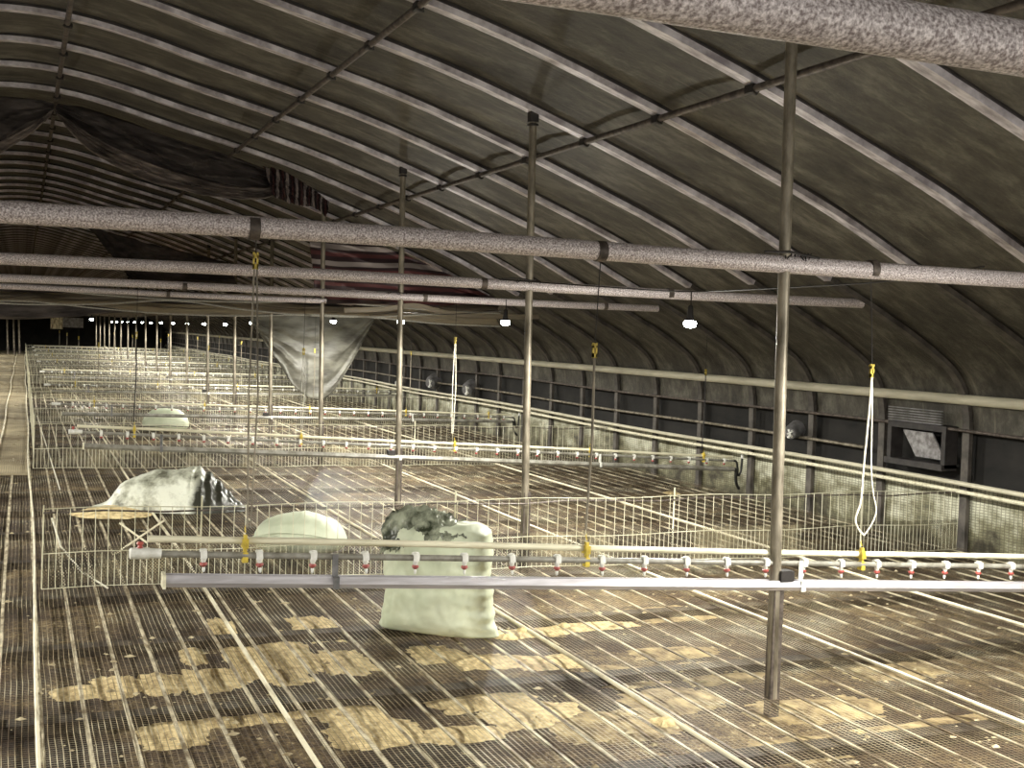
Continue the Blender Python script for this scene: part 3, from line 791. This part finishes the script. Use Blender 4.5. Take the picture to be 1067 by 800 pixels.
# ------------------------------------------------------------------ lamps
def lamp(x, y, z, lab, grp, far=False):
    t = thing('light_bulb', lab, 'lamp', (x, y, z), group=grp)
    MB().tube([(0, 0, .20), (.002, 0, .14), (0, 0, .075)], .004, 6).build('cable', 'black', t)
    MB().lathe([(.010, .115), (.017, .105), (.019, .06), (.022, .035), (.032, .018), (.034, .012)], 14).build('socket', 'black', t)
    MB().lathe([(.006, -.030), (.022, -.027), (.036, -.020), (.041, -.006), (.040, .010), (.030, .016)], 20).build('bulb', 'bulb', t)
    ld = bpy.data.lights.new('bulb_light', 'SPOT'); ld.energy = LAMP_W*4; ld.color = LAMP_COL; ld.shadow_soft_size = .04
    ld.spot_size = math.radians(178); ld.spot_blend = .35
    lo = bpy.data.objects.new('bulb_light', ld); COL.objects.link(lo); lo.parent = t; lo.location = (0, 0, -.045)
    if y < 24:
        ld = bpy.data.lights.new('bulb_glow', 'POINT'); ld.energy = LAMP_W*.36; ld.color = LAMP_COL; ld.shadow_soft_size = .035
        lo = bpy.data.objects.new('bulb_glow', ld); COL.objects.link(lo); lo.parent = t; lo.location = (0, 0, -.07)
for k in range(-2, 18):
    y = 6.58+k*ST
    if k >= 0: lab = 'lit white bulb hanging under the roof, %s' % (ORD[k]+' from the camera in its row' if k < 8 else 'among the tiny far ones')
    else: lab = 'lit white bulb hanging under the roof outside the right edge of the view'
    lamp(3.9, y, 1.725 if k < 4 else 1.69 if k < 6 else 1.65, lab, 'bulbs in view' if 0 <= k < 8 else ('far bulbs' if k >= 8 else 'bulbs beside the camera'))
for k in (-2, -1, 0, 1, 2, 4, 6, 8, 10, 12, 14, 16):  # unseen row, added to brighten the left side of the floor
    lamp(-2.4, 6.58+k*ST, 1.75, 'unseen lit bulb added over the left half of the house', 'left bulbs')
lamp(1.35, 27, 1.66, 'lone lit bulb hanging under the film left of the far bulb row', 'lone bulb')
# electric cables
o = MB().tube([tuple(pl([(3.0, YA+ST, 1.99), (3.5, 6.9, 1.94), (3.9, 6.58, 1.925), (4.2, 5.9, 1.95), (4.28, 5.1, 1.97), (4.3, YA, 2.02)], i/30)) for i in range(31)], .005, 6).build('electric_cable', 'black'); tag(o, 'black electric cable sagging between crossbars above the nearest bulb', 'cable')
o = MB().tube([(4.0, YA+.02, 1.955), (4.5, YA+.03, 1.985), (5.0, YA, 1.99), (5.4, YA-.1, 2.05)], .006, 6).build('electric_cable', 'black'); tag(o, 'black electric cable running right from the tied crossbar joint', 'cable')
o = MB().tube([tuple(pl([(3.9, 6.58+k*ST/2, 1.80+(.03 if k % 2 == 0 else 0)) for k in range(2, 30)], i/120)) for i in range(121)], .004, 5).build('electric_cable', 'black'); tag(o, 'long thin cable linking the far row of bulbs', 'cable')

# ------------------------------------------------------------------ hanging curtains and film
def cloth(nm, top, bot, m, lab, cat='curtain', amp=.06, fu=5, fv=3, nu=120, nv=24, off=(0, 1, 0), thick=.006, sheetlike=1.0, seed=0):
    tp = [Vector(p) for p in top]; bt = [Vector(p) for p in bot]; of = Vector(off)
    def f(u, v):
        a, b = pl(tp, u), pl(bt, u); p = a.lerp(b, v)
        w = amp*fbm(u*fu+seed, v*fv, seed)+amp*.6*abs(math.sin(v*fv*4+fbm(u*fu*.6, v, seed+3)*5))
        return p+of*w+Vector((0, 0, 1))*w*.35
    o = MB().grid(f, nu, nv).build(nm, m); md = o.modifiers.new('t', 'SOLIDIFY'); md.thickness = thick
    tag(o, lab, cat); return o
Y0 = 13.3
rt = lambda x, d=.05: (x, Y0, roofz(x)-d)
# upper sagging curtain (across the arch at about the fourth post)
cloth('curtain', [rt(.27), rt(.7), rt(1.3), rt(1.9), rt(2.5), rt(2.9)],
      [(.27, Y0-.1, 3.70), (.66, Y0-.15, 3.38), (1.15, Y0-.2, 3.19), (1.75, Y0-.2, 3.05), (2.3, Y0-.1, 3.06), (2.85, Y0, 3.12)], 'darkcloth',
      'dark curtain gathered up and sagging under the roof right of the ridge', amp=.10, fu=3, fv=2.6)
cloth('curtain', [(.28, Y0-.12, 3.72), (.7, Y0-.2, 3.46), (1.2, Y0-.24, 3.28), (1.8, Y0-.24, 3.12), (2.35, Y0-.15, 3.12), (2.75, Y0-.1, 3.22)],
      [(.30, Y0-.16, 3.66), (.62, Y0-.24, 3.34), (1.12, Y0-.3, 3.10), (1.75, Y0-.3, 2.98), (2.3, Y0-.2, 2.98), (2.72, Y0-.12, 3.14)], 'hem',
      'grey brown folded hem hanging along the bottom of the dark sagging curtain', amp=.07, fu=4, fv=2.4, seed=4)
cloth('curtain', [rt(.27), rt(0), rt(-.5), rt(-1.1), rt(-2)],
      [(.25, Y0-.1, 3.70), (.0, Y0-.15, 3.50), (-.45, Y0-.2, 3.22), (-1.1, Y0-.2, 2.9), (-2, Y0-.2, 2.6)], 'darkcloth', 'dark curtain sagging under the roof left of the ridge', amp=.06, fu=3, fv=2, seed=2)
cloth('curtain', [(.25, Y0-.2, 3.74), (0, Y0-.25, 3.52), (-.5, Y0-.28, 3.2), (-1.2, Y0-.28, 2.85)],
      [(.22, Y0-.22, 3.66), (-.03, Y0-.28, 3.40), (-.5, Y0-.32, 3.06), (-1.2, Y0-.3, 2.7)], 'hem', 'pale hem strip slanting down left from the ridge', amp=.03, fu=3, fv=1.2, seed=6)
# bunched striped cloth and the larger striped one
cloth('striped_cloth', [(2.38, Y0-.2, 3.34), (2.6, Y0-.25, 3.30), (2.9, Y0-.2, 3.16), (3.15, Y0-.1, 3.02)],
      [(2.50, Y0-.25, 3.02), (2.7, Y0-.3, 2.95), (2.95, Y0-.25, 2.93), (3.1, Y0-.1, 2.86)], 'stripe_v', 'bunched black and white striped cloth tied below the roof left of the fourth post', 'cloth', amp=.06, fu=14, fv=1, seed=3)
cloth('striped_cloth', [(3.15, 14.3, 2.90), (3.6, 14.3, 2.78), (4.2, 14.3, 2.62), (4.8, 14.2, 2.40), (5.3, 14.1, 2.16), (5.5, 14.0, 2.06)],
      [(3.2, 14.0, 1.92), (3.6, 13.9, 1.90), (4.2, 13.9, 1.92), (4.8, 13.9, 1.94), (5.3, 13.9, 1.97), (5.55, 13.9, 2.0)], 'stripe', 'red, white and black striped cloth draped behind the fourth post under the roof', 'cloth', amp=.09, fu=3, fv=2.4, seed=9)
# second dark curtain lower and farther
cloth('curtain', [(.9, 20, 3.1), (1.5, 20, 2.95), (2.3, 20, 2.8), (3.1, 20, 2.65)], [(1.55, 19.8, 2.3), (1.9, 19.8, 2.2), (2.6, 19.8, 2.15), (3.3, 19.8, 2.1)], 'darkcloth', 'dark curtain hanging slanted behind the second crossbar at left', amp=.12, fu=3, fv=2, seed=12)
# lowered film ceiling: front swag, then the sheet running away
FT = [(-3.4, 14.4, 2.0), (-2, 14.4, 1.97), (-.9, 14.4, 1.95), (0, 14.4, 1.97), (.9, 14.4, 1.98), (1.8, 14.4, 1.97), (2.7, 14.4, 1.96), (3.4, 14.4, 1.97), (4.3, 14.4, 1.96), (5.1, 14.4, 1.99), (5.7, 14.4, 2.0)]
FB = [(-3.4, 14.5, 1.72), (-2, 14.5, 1.66), (-.9, 14.5, 1.60), (0, 14.5, 1.60), (.9, 14.5, 1.71), (1.8, 14.5, 1.76), (2.7, 14.5, 1.79), (3.4, 14.5, 1.80), (4.3, 14.5, 1.84), (5.1, 14.5, 1.80), (5.7, 14.5, 1.93)]
cloth('film_curtain', FT, FB, 'darkcloth', 'dark brown film swag hanging across the house below the crossbars', 'curtain', amp=.07, fu=5, fv=2.6, nu=200, nv=30, seed=20)
def filmz(x, y):
    return 1.93+.05*math.sin((y-14.5)/ST*2*PI)+.05*fbm(x*.8, y*.4, 3)+(.0 if x < 4 else (x-4)*.06)
o = MB().grid(lambda u, v: (lerp(-5.5, 4.6, u), lerp(14.6, 62, v), filmz(lerp(-5.5, 4.6, u), lerp(14.6, 62, v))), 50, 200).build('film_ceiling', 'greycloth')
md = o.modifiers.new('t', 'SOLIDIFY'); md.thickness = .004
tag(o, 'lowered brown film ceiling running to the far end above the rows', 'film')
# rolled hem right part
o = MB().tube([tuple(pl([(3.45, 13.6, 1.84), (3.9, 13.6, 1.87), (4.3, 13.6, 1.93), (4.7, 13.6, 1.86), (5.3, 13.6, 1.84), (5.9, 13.6, 1.86)], i/40)) for i in range(41)], .030, 10).build('rolled_film', 'greycloth'); tag(o, 'rolled grey film lying below the striped cloth', 'film')
# triangular hanging pale sheet
M['palefilm'] = mat('dusty pale film', (.20, .195, .16), (.06, .055, .045), 2.2, .5, 0, (1, 1, 3), .4, .35, .62, .02)
cloth('hanging_sheet', [(3.06, 17.7, 1.76), (3.42, 17.6, 1.80), (3.9, 17.5, 1.84), (4.45, 17.5, 1.90), (5.05, 17.6, 1.95)],
      [(3.12, 17.7, 1.64), (3.50, 17.6, 1.08), (3.82, 17.5, .66), (4.28, 17.5, .66), (4.97, 17.6, 1.86)], 'palefilm', 'pale dusty plastic sheet hanging down in a triangle behind the fourth post', 'sheet', amp=.05, fu=2, fv=2.6, nu=70, nv=40, seed=30)
for zt_, zb_, ph, am, lab in ((2.02, 1.95, 0, .05, 'upper'), (1.97, 1.88, 1.7, .09, 'middle'), (1.90, 1.81, 3.1, .07, 'lower')):
    xs = [-3.2+.8*i for i in range(12)]
    sg = [am*abs(math.sin(x*.9+ph)) for x in xs]
    cloth('film_fold', [(x, 14.25, zt_-a_) for x, a_ in zip(xs, sg)], [(x, 14.15, zb_-a_*1.2) for x, a_ in zip(xs, sg)], 'greycloth',
          '%s grey brown fold of the film swag hanging across the house' % lab, 'curtain', amp=.05, fu=5, fv=1.6, nu=160, nv=12, seed=40+ph)
    glint_pts = [(x, 14.12, zb_-a_*1.2-.004) for x, a_ in zip(xs, sg)]
    MB().tube([tuple(pl(glint_pts, i/120)) for i in range(121)], .009, 6).build('hem', 'cord', bpy.data.objects['film_fold' if lab == 'upper' else 'film_fold.001' if lab == 'middle' else 'film_fold.002'])  # pale tubes along the fold edges, highlights put in as shapes
# small heater box hanging far left
t = thing('hanging_heater', 'boxy yellowish heater hanging at the far left below the film', 'heater', (1.25, 40, 1.35))
MB().box((-.45, -.2, .0), (-.1, .2, .38)).build('casing', 'gaso', t) if 'gaso' in M else MB().box((-.45, -.2, .0), (-.1, .2, .38)).build('casing', 'batten', t)
MB().box((-.1, -.18, .06), (.5, .18, .36)).build('duct', 'fan', t)
MB().tube([(0, 0, .36), (0, 0, .52)], .02, 6).build('hanger', 'black', t)
